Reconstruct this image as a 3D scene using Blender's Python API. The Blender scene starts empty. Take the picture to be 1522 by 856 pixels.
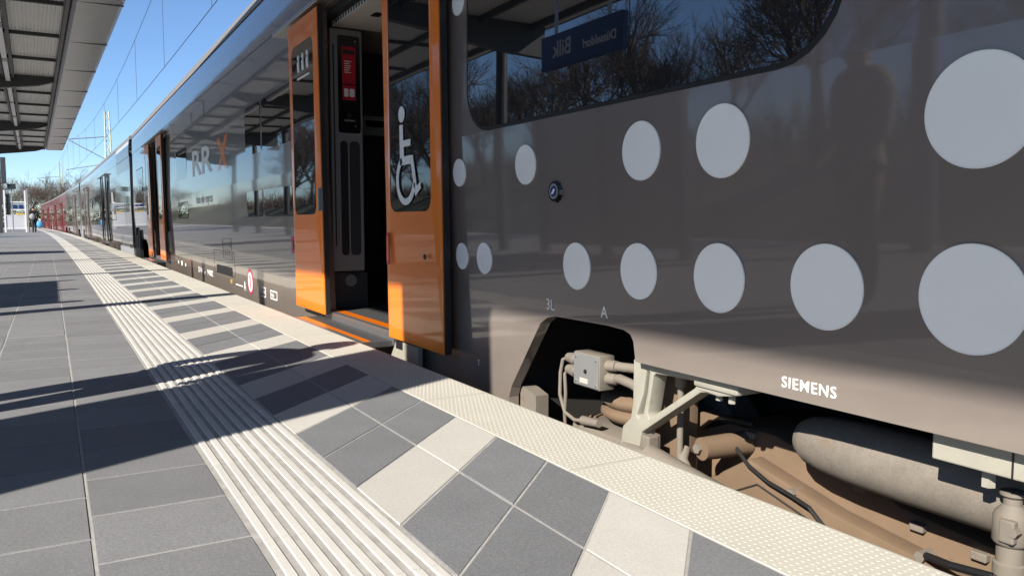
import bpy, bmesh, math, random
from mathutils import Vector, Matrix, noise
from mathutils.geometry import tessellate_polygon
R = math.radians
S = bpy.context.scene
COL = S.collection

# ------------------------------------------------------------------ camera, sky, sun, exposure
CAMH = 0.68
cam = bpy.data.cameras.new('camera'); camo = bpy.data.objects.new('camera', cam); COL.objects.link(camo)
cam.sensor_width = 36.0; cam.lens = 36.0 * 1187.0 / 1522.0
cam.clip_start = 0.05; cam.clip_end = 3000
camo.location = (0, 0, CAMH)
camo.rotation_euler = (R(90 - 4.72), 0, R(-29.83))
S.camera = camo

SUN_EL, SUN_DX, SUN_DY = R(33.5), -0.897, -0.441        # the sun stands left of and behind the camera
w = bpy.data.worlds.new('World'); S.world = w; w.use_nodes = True
nt = w.node_tree; nt.nodes.clear()
sky = nt.nodes.new('ShaderNodeTexSky'); sky.sky_type = 'NISHITA'; sky.sun_disc = False
sky.sun_elevation = SUN_EL; sky.sun_rotation = math.atan2(SUN_DX, SUN_DY)
sky.altitude = 1800; sky.air_density = 1.0; sky.dust_density = 0.0; sky.ozone_density = 5.5
bg = nt.nodes.new('ShaderNodeBackground'); bg.inputs['Strength'].default_value = 0.090
wo = nt.nodes.new('ShaderNodeOutputWorld')
nt.links.new(sky.outputs[0], bg.inputs[0]); nt.links.new(bg.outputs[0], wo.inputs[0])
sl = bpy.data.lights.new('sun', 'SUN'); sl.energy = 4.7; sl.angle = R(0.53); sl.color = (1.0, 0.94, 0.85)
so = bpy.data.objects.new('sun', sl); COL.objects.link(so)
sd = Vector((SUN_DX * math.cos(SUN_EL), SUN_DY * math.cos(SUN_EL), math.sin(SUN_EL)))
so.rotation_euler = sd.to_track_quat('Z', 'Y').to_euler(); so.location = (-10, -10, 20)
S.view_settings.view_transform = 'Standard'; S.view_settings.look = 'None'
S.view_settings.exposure = 0.92; S.view_settings.gamma = 1.0
S.render.engine = 'CYCLES'

# ------------------------------------------------------------------ materials
MATS = {}
def mat(name, col, rough=0.5, metal=0.0, spec=0.5, ior=1.5, coat=0.0, speckle=0.0, speck_scale=900, blotch=0.0,
        blotch_scale=4, bump=0.0, bump_scale=300, wave=0.0, emit=None, dirt=None, lit_dust=None, obj_var=0.0, rough_var=0.0, coat_rough=0.03):
    m = bpy.data.materials.new(name); m.use_nodes = True
    n = m.node_tree; b = n.nodes['Principled BSDF']
    b.inputs['Roughness'].default_value = rough; b.inputs['Metallic'].default_value = metal
    b.inputs['Specular IOR Level'].default_value = spec; b.inputs['IOR'].default_value = ior
    b.inputs['Coat Weight'].default_value = coat; b.inputs['Coat Roughness'].default_value = coat_rough
    tc = n.nodes.new('ShaderNodeTexCoord')
    geo = n.nodes.new('ShaderNodeNewGeometry')
    def nz(scale, detail=3, rgh=0.6):
        t = n.nodes.new('ShaderNodeTexNoise'); t.inputs['Scale'].default_value = scale
        t.inputs['Detail'].default_value = detail; t.inputs['Roughness'].default_value = rgh
        n.links.new(geo.outputs['Position'], t.inputs['Vector']); return t
    def math_(op, a, bb):
        t = n.nodes.new('ShaderNodeMath'); t.operation = op
        for i, v in enumerate((a, bb)):
            if isinstance(v, (int, float)): t.inputs[i].default_value = v
            else: n.links.new(v, t.inputs[i])
        return t.outputs[0]
    val = None
    def acc(x):
        nonlocal val
        val = x if val is None else math_('MULTIPLY', val, x)
    if speckle:
        t = nz(speck_scale, 2); acc(math_('ADD', math_('MULTIPLY', math_('SUBTRACT', t.outputs[0], 0.5), speckle * 4), 1.0))
        t = nz(speck_scale * .28, 2); acc(math_('ADD', math_('MULTIPLY', math_('SUBTRACT', t.outputs[0], 0.5), speckle * 2), 1.0))
    if blotch:
        t = nz(blotch_scale, 5); acc(math_('ADD', math_('MULTIPLY', math_('SUBTRACT', t.outputs[0], 0.5), blotch * 2), 1.0))
    if obj_var:
        oi = n.nodes.new('ShaderNodeObjectInfo')
        acc(math_('ADD', math_('MULTIPLY', math_('SUBTRACT', oi.outputs['Random'], 0.5), obj_var * 2), 1.0))
    base = None
    if val is not None:
        mx = n.nodes.new('ShaderNodeVectorMath'); mx.operation = 'SCALE'
        mx.inputs[0].default_value = col[:3]; n.links.new(val, mx.inputs['Scale']); base = mx.outputs[0]
    else:
        b.inputs['Base Color'].default_value = (*col, 1)
    if dirt:                                        # (colour, scale, threshold) irregular stains
        t = nz(dirt[1], 6, .7)
        rp = n.nodes.new('ShaderNodeValToRGB'); rp.color_ramp.elements[0].position = dirt[2]; rp.color_ramp.elements[1].position = min(1, dirt[2] + .18)
        n.links.new(t.outputs[0], rp.inputs[0])
        mm = n.nodes.new('ShaderNodeMix'); mm.data_type = 'RGBA'
        n.links.new(rp.outputs[0], mm.inputs[0])
        if base is not None: n.links.new(base, mm.inputs[6])
        else: mm.inputs[6].default_value = (*col, 1)
        mm.inputs[7].default_value = (*dirt[0], 1); base = mm.outputs[2]
    if lit_dust:                                        # dusty film, also paints the sunlit bottom strip brighter: (colour, z full, z none, amount)
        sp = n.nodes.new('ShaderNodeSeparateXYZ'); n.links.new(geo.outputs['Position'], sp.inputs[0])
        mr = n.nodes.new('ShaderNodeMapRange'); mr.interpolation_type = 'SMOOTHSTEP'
        mr.inputs['From Min'].default_value = lit_dust[2]; mr.inputs['From Max'].default_value = lit_dust[1]
        mr.inputs['To Min'].default_value = 0; mr.inputs['To Max'].default_value = lit_dust[3]
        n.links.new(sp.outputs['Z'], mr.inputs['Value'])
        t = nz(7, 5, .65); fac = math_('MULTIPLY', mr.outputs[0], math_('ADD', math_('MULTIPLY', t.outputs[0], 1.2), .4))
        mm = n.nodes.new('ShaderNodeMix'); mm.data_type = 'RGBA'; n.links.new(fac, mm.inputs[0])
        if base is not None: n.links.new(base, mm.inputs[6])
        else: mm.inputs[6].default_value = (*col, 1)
        mm.inputs[7].default_value = (*lit_dust[0], 1); base = mm.outputs[2]
    if base is not None: n.links.new(base, b.inputs['Base Color'])
    if rough_var:
        t = nz(6, 5); n.links.new(math_('ADD', math_('MULTIPLY', math_('SUBTRACT', t.outputs[0], .5), rough_var * 2), rough), b.inputs['Roughness'])
    if bump or wave:
        bp = n.nodes.new('ShaderNodeBump')
        if bump:
            t = nz(bump_scale, 3); n.links.new(t.outputs[0], bp.inputs['Height'])
            bp.inputs['Strength'].default_value = bump; bp.inputs['Distance'].default_value = 0.002
        else:
            t = nz(bump_scale, 1); n.links.new(t.outputs[0], bp.inputs['Height'])
            bp.inputs['Strength'].default_value = 1.0; bp.inputs['Distance'].default_value = wave
        n.links.new(bp.outputs[0], b.inputs['Normal'])
        if coat: n.links.new(bp.outputs[0], b.inputs['Coat Normal'])
    if emit:
        b.inputs['Emission Color'].default_value = (*emit[:3], 1); b.inputs['Emission Strength'].default_value = emit[3]
    MATS[name] = m; return m
M = MATS
mat('slab_paving', (.190, .190, .193), .75, speckle=.30, speck_scale=420, blotch=.16, blotch_scale=5, bump=.35, obj_var=.10, dirt=((.25, .25, .245), 3, .62))
mat('dark_paving', (.170, .174, .180), .75, speckle=.34, speck_scale=420, blotch=.16, blotch_scale=5, bump=.35, obj_var=.07, dirt=((.21, .21, .21), 3, .62))
mat('light_paving', (.49, .47, .425), .75, speckle=.16, speck_scale=420, blotch=.10, blotch_scale=5, bump=.35, obj_var=.05, dirt=((.44, .41, .35), 7, .63))
mat('tactile_paving', (.56, .54, .495), .7, speckle=.10, speck_scale=420, blotch=.10, blotch_scale=6, bump=.25, obj_var=.04, dirt=((.47, .44, .38), 12, .62))
mat('edge_paving', (.49, .465, .40), .7, speckle=.12, speck_scale=420, blotch=.10, blotch_scale=4, bump=.25, obj_var=.04, dirt=((.45, .41, .34), 9, .63))
mat('joint_sand', (.36, .345, .32), .9, blotch=.5, blotch_scale=18)
mat('concrete', (.32, .31, .29), .85, blotch=.25, blotch_scale=3)
mat('ballast', (.24, .205, .17), .95, speckle=.5, speck_scale=30, blotch=.2, bump=1.0, bump_scale=35)
mat('grass', (.16, .15, .075), .95, speckle=.3, speck_scale=30, blotch=.4, blotch_scale=.4)
mat('rail_steel', (.16, .11, .08), .5, metal=.6)
mat('train_paint', (.160, .130, .116), .32, coat=1.0, ior=1.5, wave=.0006, bump_scale=2.2, blotch=.05, blotch_scale=1.2, coat_rough=.035, lit_dust=((.28, .25, .21), .17, .36, .36))
mat('roof_paint', (.16, .18, .20), .3, coat=.8, blotch=.1)
mat('gutter_paint', (.22, .21, .20), .45, blotch=.1)
mat('silver_paint', (.55, .57, .60), .35, coat=.6, wave=.0008, bump_scale=2)
mat('red_paint', (.17, .02, .022), .4, coat=.6)
mat('orange_paint', (.92, .215, .006), .35, coat=.6, wave=.0004, bump_scale=3, coat_rough=.04)
mat('white_paint', (.70, .70, .68), .45, coat=.3)
mat('dot_film', (.94, .93, .90), .38, coat=.35, blotch=.03, blotch_scale=3)
mat('white_print', (.86, .86, .83), .5)
mat('black_rubber', (.012, .012, .013), .55)
mat('black_gloss', (.010, .010, .012), .12, coat=.5)
mat('tinted_glass', (.010, .011, .013), .015, ior=2.4, spec=.5, wave=.0004, bump_scale=1.6)
mat('clear_dark_glass', (.012, .013, .016), .02, ior=1.75, wave=.0003, bump_scale=2)
mat('silver_metal', (.55, .55, .54), .35, metal=.9)
mat('grey_metal', (.30, .30, .30), .45, metal=.4, blotch=.15)
mat('interior_grey', (.23, .23, .225), .5)
mat('interior_light', (.55, .54, .51), .5)
mat('interior_dark', (.03, .03, .034), .6)
mat('floor_dark', (.05, .05, .05), .7, speckle=.3, speck_scale=200)
mat('seat_cloth', (.02, .022, .03), .9)
mat('red_sign', (.50, .015, .03), .4)
mat('magenta', (.45, .03, .09), .4)
mat('screen_green', (.25, .33, .30), .4)
mat('dusty_brown', (.165, .110, .068), .85, blotch=.18, blotch_scale=9, speckle=.08, dirt=((.12, .08, .05), 14, .6))
mat('dusty_grey', (.19, .165, .135), .75, blotch=.22, blotch_scale=14, dirt=((.15, .10, .065), 18, .58))
mat('dusty_white', (.33, .315, .26), .65, blotch=.15, blotch_scale=14, dirt=((.22, .165, .10), 16, .60))
mat('tank_grey', (.19, .165, .135), .7, blotch=.3, blotch_scale=22, speckle=.12, speck_scale=160, dirt=((.16, .115, .075), 11, .56))
mat('undercarriage_dark', (.02, .018, .016), .9)
mat('canopy_steel', (.045, .046, .048), .5, blotch=.2)
mat('canopy_sheet', (.75, .75, .73), .5, metal=.0, blotch=.12, blotch_scale=3)
mat('canopy_soffit', (.22, .235, .26), .25, metal=.3, blotch=.2, blotch_scale=1.2)
mat('lamp_white', (.75, .75, .75), .4)
mat('mast_green', (.45, .50, .38), .7)
mat('wire', (.03, .03, .035), .5)
mat('bark', (.085, .062, .045), .95, blotch=.3)
mat('twig', (.115, .085, .065), .95)
mat('shrub_leaf', (.085, .085, .035), .95, blotch=.3)
mat('sign_blue', (.012, .035, .16), .35)
mat('yellow', (.75, .42, .01), .5)
mat('snack_print', (.55, .20, .12), .5, blotch=.8, blotch_scale=14)
mat('glass_pane', (.30, .34, .36), .06, ior=1.5, spec=.5)
mat('skin', (.46, .27, .19), .6)
mat('hair', (.02, .015, .012), .7)
mat('coat_black', (.012, .012, .014), .85)
mat('coat_beige', (.36, .30, .22), .85)
mat('trousers', (.020, .022, .03), .85)
mat('shoe', (.02, .018, .016), .6)
mat('bag_blue', (.07, .30, .55), .6)
mat('bag_grey', (.30, .30, .31), .7)

# ------------------------------------------------------------------ helpers
def tag(o, label=None, cat=None, group=None, kind=None):
    if label: o['label'] = label
    if cat: o['category'] = cat
    if group: o['group'] = group
    if kind: o['kind'] = kind
    return o
def thing(name, loc, label, cat, group=None, rz=0.0):
    o = bpy.data.objects.new(name, None); COL.objects.link(o); o.empty_display_size = .2
    o.location = loc; o.rotation_euler = (0, 0, rz)
    return tag(o, label, cat, group)
def adopt(o, parent):
    if parent is not None:
        o.parent = parent
        pm = world_matrix(parent)
        o.matrix_parent_inverse = pm.inverted()
    return o
def world_matrix(o):
    m = Matrix.LocRotScale(o.location, o.rotation_euler, o.scale)
    if o.parent is None: return m
    return world_matrix(o.parent) @ o.matrix_parent_inverse @ m
class MB:
    def __init__(s): s.v = []; s.f = []; s.m = []; s.cur = 0
    def face(s, pts):
        b = len(s.v); s.v += [tuple(p) for p in pts]; s.f.append(tuple(range(b, b + len(pts)))); s.m.append(s.cur)
    def box(s, x0, x1, y0, y1, z0, z1):
        b = len(s.v)
        s.v += [(x0, y0, z0), (x1, y0, z0), (x1, y1, z0), (x0, y1, z0), (x0, y0, z1), (x1, y0, z1), (x1, y1, z1), (x0, y1, z1)]
        for q in ((0, 3, 2, 1), (4, 5, 6, 7), (0, 1, 5, 4), (1, 2, 6, 5), (2, 3, 7, 6), (3, 0, 4, 7)):
            s.f.append(tuple(b + i for i in q)); s.m.append(s.cur)
        return s
    def loops(s, rings, close=True, cap0=True, cap1=True):
        b = len(s.v); n = len(rings[0])
        for r in rings: s.v += [tuple(p) for p in r]
        for i in range(len(rings) - 1):
            for j in range(n if close else n - 1):
                k = (j + 1) % n
                s.f.append((b + i * n + j, b + i * n + k, b + (i + 1) * n + k, b + (i + 1) * n + j)); s.m.append(s.cur)
        if cap0: s.f.append(tuple(b + j for j in reversed(range(n)))); s.m.append(s.cur)
        if cap1: s.f.append(tuple(b + (len(rings) - 1) * n + j for j in range(n))); s.m.append(s.cur)
        return s
    def tube(s, pts, r, n=8, cap=True):
        pts = [Vector(p) for p in pts]; rings = []
        rr = r if isinstance(r, (list, tuple)) else [r] * len(pts)
        up = None
        for i, p in enumerate(pts):
            d = (pts[min(i + 1, len(pts) - 1)] - pts[max(i - 1, 0)]).normalized()
            if up is None: up = Vector((0, 0, 1)) if abs(d.z) < .9 else Vector((1, 0, 0))
            a = d.cross(up).normalized(); c = a.cross(d).normalized(); up = c
            rings.append([p + (a * math.cos(t) + c * math.sin(t)) * rr[i] for t in (2 * math.pi * k / n for k in range(n))])
        return s.loops(rings, True, cap, cap)
    def prism(s, poly, holes, x0, x1, fn=None):
        """poly and holes in (y, z); extruded from x0 (towards the platform) to x1"""
        lp = [list(poly)] + [list(h) for h in holes]
        flat = [p for l in lp for p in l]
        tris = tessellate_polygon([[Vector((p[0], p[1], 0)) for p in l] for l in lp])
        fn = fn or (lambda y, z: 0.0)
        b = len(s.v); n = len(flat)
        s.v += [(x0 + fn(*p), p[0], p[1]) for p in flat] + [(x1 + fn(*p), p[0], p[1]) for p in flat]
        for t in tris:
            a, c, d = (flat[i] for i in t)
            ar = (c[0] - a[0]) * (d[1] - a[1]) - (d[0] - a[0]) * (c[1] - a[1])
            t = t if ar < 0 else tuple(reversed(t))
            s.f.append(tuple(b + i for i in t)); s.m.append(s.cur)
            s.f.append(tuple(b + n + i for i in reversed(t))); s.m.append(s.cur)
        o = 0
        for l in lp:
            k = len(l)
            for i in range(k):
                j = (i + 1) % k
                s.f.append((b + o + i, b + o + j, b + n + o + j, b + n + o + i)); s.m.append(s.cur)
            o += k
        return s
    def ball(s, c, rx, ry, rz, nu=10, nv=6, top=False):
        rings = []
        v0 = 0.0 if top else -math.pi / 2
        for i in range(nv + 1):
            a = v0 + (math.pi / 2 - v0) * i / nv
            a = max(min(a, math.pi / 2 - .001), -math.pi / 2 + .001)
            rings.append([(c[0] + rx * math.cos(a) * math.cos(t), c[1] + ry * math.cos(a) * math.sin(t), c[2] + rz * math.sin(a)) for t in (2 * math.pi * k / nu for k in range(nu))])
        return s.loops(rings, True, not top, True)
    def mesh(s, name):
        me = bpy.data.meshes.new(name); me.from_pydata(s.v, [], s.f); me.update(); return me
    def build(s, name, material, parent=None, smooth=False, bevel=0.0, recalc=True, kind=None, angle=40):
        me = s.mesh(name)
        for mm in (material if isinstance(material, (list, tuple)) else [material]): me.materials.append(M[mm])
        me.polygons.foreach_set('material_index', s.m)
        if recalc or bevel:
            bm = bmesh.new(); bm.from_mesh(me)
            if bevel:
                bmesh.ops.remove_doubles(bm, verts=bm.verts, dist=1e-5)
            bmesh.ops.recalc_face_normals(bm, faces=bm.faces)
            if bevel:
                es = [e for e in bm.edges if len(e.link_faces) == 2 and e.calc_face_angle(0) > R(30)]
                bmesh.ops.bevel(bm, geom=es, offset=bevel, segments=2, affect='EDGES', profile=.5)
            bm.to_mesh(me); bm.free()
        if smooth:
            me.polygons.foreach_set('use_smooth', [True] * len(me.polygons))
            try: me.set_sharp_from_angle(angle=R(angle))
            except Exception: pass
        o = bpy.data.objects.new(name, me); COL.objects.link(o)
        adopt(o, parent)
        if kind: o['kind'] = kind
        return o
def rrect(y0, y1, z0, z1, r, n=6):
    pts = []
    for (cy, cz, a0) in ((y1 - r, z1 - r, 0), (y0 + r, z1 - r, 90), (y0 + r, z0 + r, 180), (y1 - r, z0 + r, 270)):
        for k in range(n + 1):
            a = R(a0 + 90 * k / n); pts.append((cy + r * math.cos(a), cz + r * math.sin(a)))
    return pts
def circ(cy, cz, r, n=40): return [(cy + r * math.cos(2 * math.pi * k / n), cz + r * math.sin(2 * math.pi * k / n)) for k in range(n)]
TEXT_ROT = Matrix(((0, 0, -1), (-1, 0, 0), (0, 1, 0))).to_4x4()       # writing on a wall that faces the platform
def text(name, body, size, loc, material, parent, rot=TEXT_ROT, align='LEFT', extrude=.0008, bold=0.0, space=1.0, wide=1.0):
    cu = bpy.data.curves.new(name, 'FONT'); cu.body = body; cu.size = size; cu.align_x = align; cu.extrude = extrude; cu.offset = bold
    cu.space_character = space; cu.resolution_u = 3
    t = bpy.data.objects.new(name, cu); COL.objects.link(t)
    dg = bpy.context.evaluated_depsgraph_get(); dg.update()
    me = bpy.data.meshes.new_from_object(t.evaluated_get(dg))
    bpy.data.objects.remove(t)
    me.transform(Matrix.Translation(loc) @ rot @ Matrix.Diagonal((wide, 1, 1, 1)))
    if rot is TEXT_ROT:
        for v_ in me.vertices: v_.co.x += sx(v_.co.z)
    me.materials.clear(); me.materials.append(M[material])
    me.name = name
    o = bpy.data.objects.new(name, me); COL.objects.link(o); adopt(o, parent); return o
RB = 4400.0                                     # the line bends gently to the left far off
def bend(y): return -(max(0.0, y) ** 2) / RB
def yaw(y): return math.atan(2 * max(0.0, y) / RB)

# ------------------------------------------------------------------ the setting: ground, track, platform
rng = random.Random(7)
mb = MB(); mb.face([(-900, -300, -1.05), (900, -300, -1.05), (900, 1500, -1.05), (-900, 1500, -1.05)])
tag(mb.build('ground', 'grass'), kind='structure')
def strip(mb, x0, x1, y0, y1, z0, z1, step=4.0):
    n = max(1, int((y1 - y0) / step)); rings = []
    for i in range(n + 1):
        y = y0 + (y1 - y0) * i / n; d = bend(y)
        rings.append([(x0 + d, y, z0), (x1 + d, y, z0), (x1 + d, y, z1), (x0 + d, y, z1)])
    mb.loops(rings); return mb
track = strip(MB(), 1.56, 9.5, -14, 260, -1.04, -.90).build('track_bed', 'ballast'); tag(track, kind='structure')
track2 = strip(MB(), -9.5, -4.62, -14, 260, -1.04, -.90).build('track_bed', 'ballast'); tag(track2, kind='structure')
for xr in (2.43, 3.87): strip(MB(), xr - .035, xr + .035, -14, 220, -.90, -.76).build('rail', 'rail_steel', track)
for xr in (-7.75, -6.31): strip(MB(), xr - .035, xr + .035, -14, 220, -.90, -.76).build('rail', 'rail_steel', track2)

TX0, TX1 = 0.352, 0.650            # tactile strip
HX1, HX2 = 0.938, 1.203            # hatched columns
EX = 1.497                         # platform edge
PL_Y0, PL_Y1 = -10.0, 118.0
mb = MB(); strip(mb, -4.55, 1.44, PL_Y0, PL_Y1, -1.0, -.05, 3.0)
platform = mb.build('platform', 'concrete'); tag(platform, kind='structure')
strip(MB(), -4.55, 1.25, PL_Y0, PL_Y1, -.0498, -.002, 3.0).build('joint_filling', 'joint_sand', platform)

def tile_mesh(name, poly, material, gap=.0022, th=.04, ch=.0025):
    """a slab: polygon in (x, y) about its own centre with a small chamfer"""
    c = Vector((sum(p[0] for p in poly) / len(poly), sum(p[1] for p in poly) / len(poly)))
    def inset(d):
        out = []; n = len(poly)
        for i in range(n):
            p0, p1, p2 = (Vector(poly[(i + k) % n]) for k in (-1, 0, 1))
            e1 = (p1 - p0).normalized(); e2 = (p2 - p1).normalized()
            n1 = Vector((-e1.y, e1.x)); n2 = Vector((-e2.y, e2.x))
            k = 1 / max(.2, 1 + n1.dot(n2)); out.append(p1 + (n1 + n2) * d * k)
        return out
    a, b = inset(gap), inset(gap + ch)
    mb = MB(); mb.loops([[(p.x, p.y, -th) for p in a], [(p.x, p.y, -ch) for p in a], [(p.x, p.y, 0) for p in b]], cap0=False)
    me = mb.mesh(name); me.materials.append(M[material]); return me
def put(me, name, x, y, parent=platform, dz=0.0):
    o = bpy.data.objects.new(name, me); COL.objects.link(o)
    o.location = (x + bend(y), y, dz); o.rotation_euler = (0, 0, yaw(y)); o.parent = parent; return o
class Rest(MB):
    def add(s, me, x, y, dz=0.0):
        b = len(s.v); d = bend(y)
        s.v += [(v.co.x + x + d, v.co.y + y, v.co.z + dz) for v in me.vertices]
        for p in me.polygons: s.f.append(tuple(b + i for i in p.vertices)); s.m.append(0)
# square slabs left of the tactile strip, half-bond between the columns
wcol = .3045; lrow = .30
sq = tile_mesh('paving_slab', [(-wcol / 2, -lrow / 2), (wcol / 2, -lrow / 2), (wcol / 2, lrow / 2), (-wcol / 2, lrow / 2)], 'slab_paving')
rest = Rest(); cnt = 0
for c in range(16):
    xc = TX0 - wcol * (c + .5)
    off = 2.05 - .15 * (c % 2) - .152 * 0
    k0 = int((PL_Y0 - off) / lrow) + 1
    for k in range(k0, 380):
        y = off + (k + .5) * lrow
        if y > PL_Y1: break
        dz = rng.uniform(-.0012, .0006)
        if c < 5 and 0.9 < y < 16.5 and xc > -.075 * y - .55 and cnt < 300:
            put(sq, 'paving_slab', xc, y, dz=dz); cnt += 1
        elif y > 0 or True:
            if y < 60 or c < 8: rest.add(sq, xc, y, dz)
rest.build('paving_slabs', 'slab_paving', platform, recalc=False, kind='stuff')
# hatched field: parallelogram slabs
lh = .2985; LIGHT = {-5, -2, 1, 4, 6}
def is_light(k): return k in LIGHT or (k >= 9 and k % 3 == 0) or (k < -5 and k % 3 == 1)
w1 = HX1 - TX1; w2 = HX2 - HX1
def para(wd): return [(-wd / 2, -wd / 2 - lh / 2), (wd / 2, wd / 2 - lh / 2), (wd / 2, wd / 2 + lh / 2), (-wd / 2, -wd / 2 + lh / 2)]
hm = {(c, l): tile_mesh('hatch_slab', para((w1, w2)[c]), 'light_paving' if l else 'dark_paving') for c in (0, 1) for l in (0, 1)}
restl, restd = Rest(), Rest(); cnt = 0
for k in range(-38, 390):
    for c in (0, 1):
        xc = (TX1 + HX1) / 2 if c == 0 else (HX1 + HX2) / 2
        y = 1.340 + (k + .5) * lh + (xc - TX1)
        l = 1 if is_light(k) else 0; dz = rng.uniform(-.001, .0006)
        if y < PL_Y0 + .5 or y > PL_Y1: continue
        if .55 < y < 36: put(hm[c, l], 'hatch_slab', xc, y, dz=dz)
        else: (restl if l else restd).add(hm[c, l], xc, y, dz)
restl.build('light_hatch_slabs', 'light_paving', platform, recalc=False, kind='stuff')
restd.build('dark_hatch_slabs', 'dark_paving', platform, recalc=False, kind='stuff')
# ribbed tactile strip
wt = TX1 - TX0; lt = .30
mb = MB(); prof = []
nr = 8; pitch = (wt - .006) / nr
for i in range(nr):
    x = -wt / 2 + .003 + i * pitch
    prof += [(x, -.0055), (x + pitch * .20, -.0055), (x + pitch * .34, .0), (x + pitch * .80, .0), (x + pitch * .94, -.0055)]
prof.append((wt / 2 - .003, -.0055))
prof = [(-wt / 2 + .003, -.04)] + prof + [(wt / 2 - .003, -.04)]
mb.loops([[(x, y, z) for x, z in prof] for y in (-lt / 2 + .002, lt / 2 - .002)], close=False, cap0=True, cap1=True)
tm = mb.mesh('tactile_slab'); tm.materials.append(M['tactile_paving'])
bm = bmesh.new(); bm.from_mesh(tm); bmesh.ops.recalc_face_normals(bm, faces=bm.faces); bm.to_mesh(tm); bm.free()
restt = Rest()
for k in range(-35, 400):
    y = 1.56 + k * lt
    if y < PL_Y0 + .3 or y > PL_Y1: continue
    if .9 < y < 34: put(tm, 'tactile_slab', (TX0 + TX1) / 2, y, dz=rng.uniform(.0, .0012))
    else: restt.add(tm, (TX0 + TX1) / 2, y)
restt.build('tactile_slabs', 'tactile_paving', platform, recalc=False, kind='stuff')
# pale edge slabs with studs
we = EX - HX2; le = 1.0
mb = MB()
pf = [(-we / 2 + .002, -.12), (-we / 2 + .002, -.003), (-we / 2 + .005, 0), (we / 2 - .018, 0), (we / 2 - .006, -.004), (we / 2, -.016), (we / 2, -.12)]
mb.loops([[(x, y, z) for x, z in pf] for y in (-le / 2 + .0025, le / 2 - .0025)])
em = mb.mesh('edge_slab'); em.materials.append(M['edge_paving'])
studs = MB()
def stud_field(y0, y1):
    y = y0; row = 0
    while y < y1:
        x = -we / 2 + .014 + (.0055 if row % 2 else 0)
        while x < we / 2 - .024:
            yield x, y
            x += .0165
        y += .0185; row += 1
ring = [(math.cos(2 * math.pi * k / 6), math.sin(2 * math.pi * k / 6)) for k in range(6)]
def add_stud(mb, x, y, r=.0050, hgt=.0012):
    b = len(mb.v)
    mb.v += [(x + r * c, y + r * s_, -.0005) for c, s_ in ring] + [(x + r * .5 * c, y + r * .5 * s_, hgt) for c, s_ in ring]
    for j in range(6):
        k = (j + 1) % 6; mb.f.append((b + j, b + k, b + 6 + k, b + 6 + j)); mb.m.append(0)
    mb.f.append(tuple(b + 6 + j for j in range(6))); mb.m.append(0)
for x, y in stud_field(-.485, .485): add_stud(studs, x, y)
sm = studs.mesh('stud_field'); sm.materials.append(M['edge_paving'])
resee = Rest()
for k in range(-12, 125):
    y = 1.285 + k * le
    if y < PL_Y0 + .6 or y > PL_Y1: continue
    if y < 60:
        e = put(em, 'edge_slab', (EX + HX2) / 2, y)
        if -.5 < y < 14:
            s_ = bpy.data.objects.new('studs', sm); COL.objects.link(s_); s_.parent = e; s_['kind'] = 'stuff'
    else: resee.add(em, (EX + HX2) / 2, y)
resee.build('edge_slabs', 'edge_paving', platform, recalc=False, kind='stuff')
strip(MB(), -4.9, -4.53, PL_Y0, PL_Y1, -.12, -.001, 3).build('edge_slabs', 'edge_paving', platform, kind='stuff')

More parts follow.
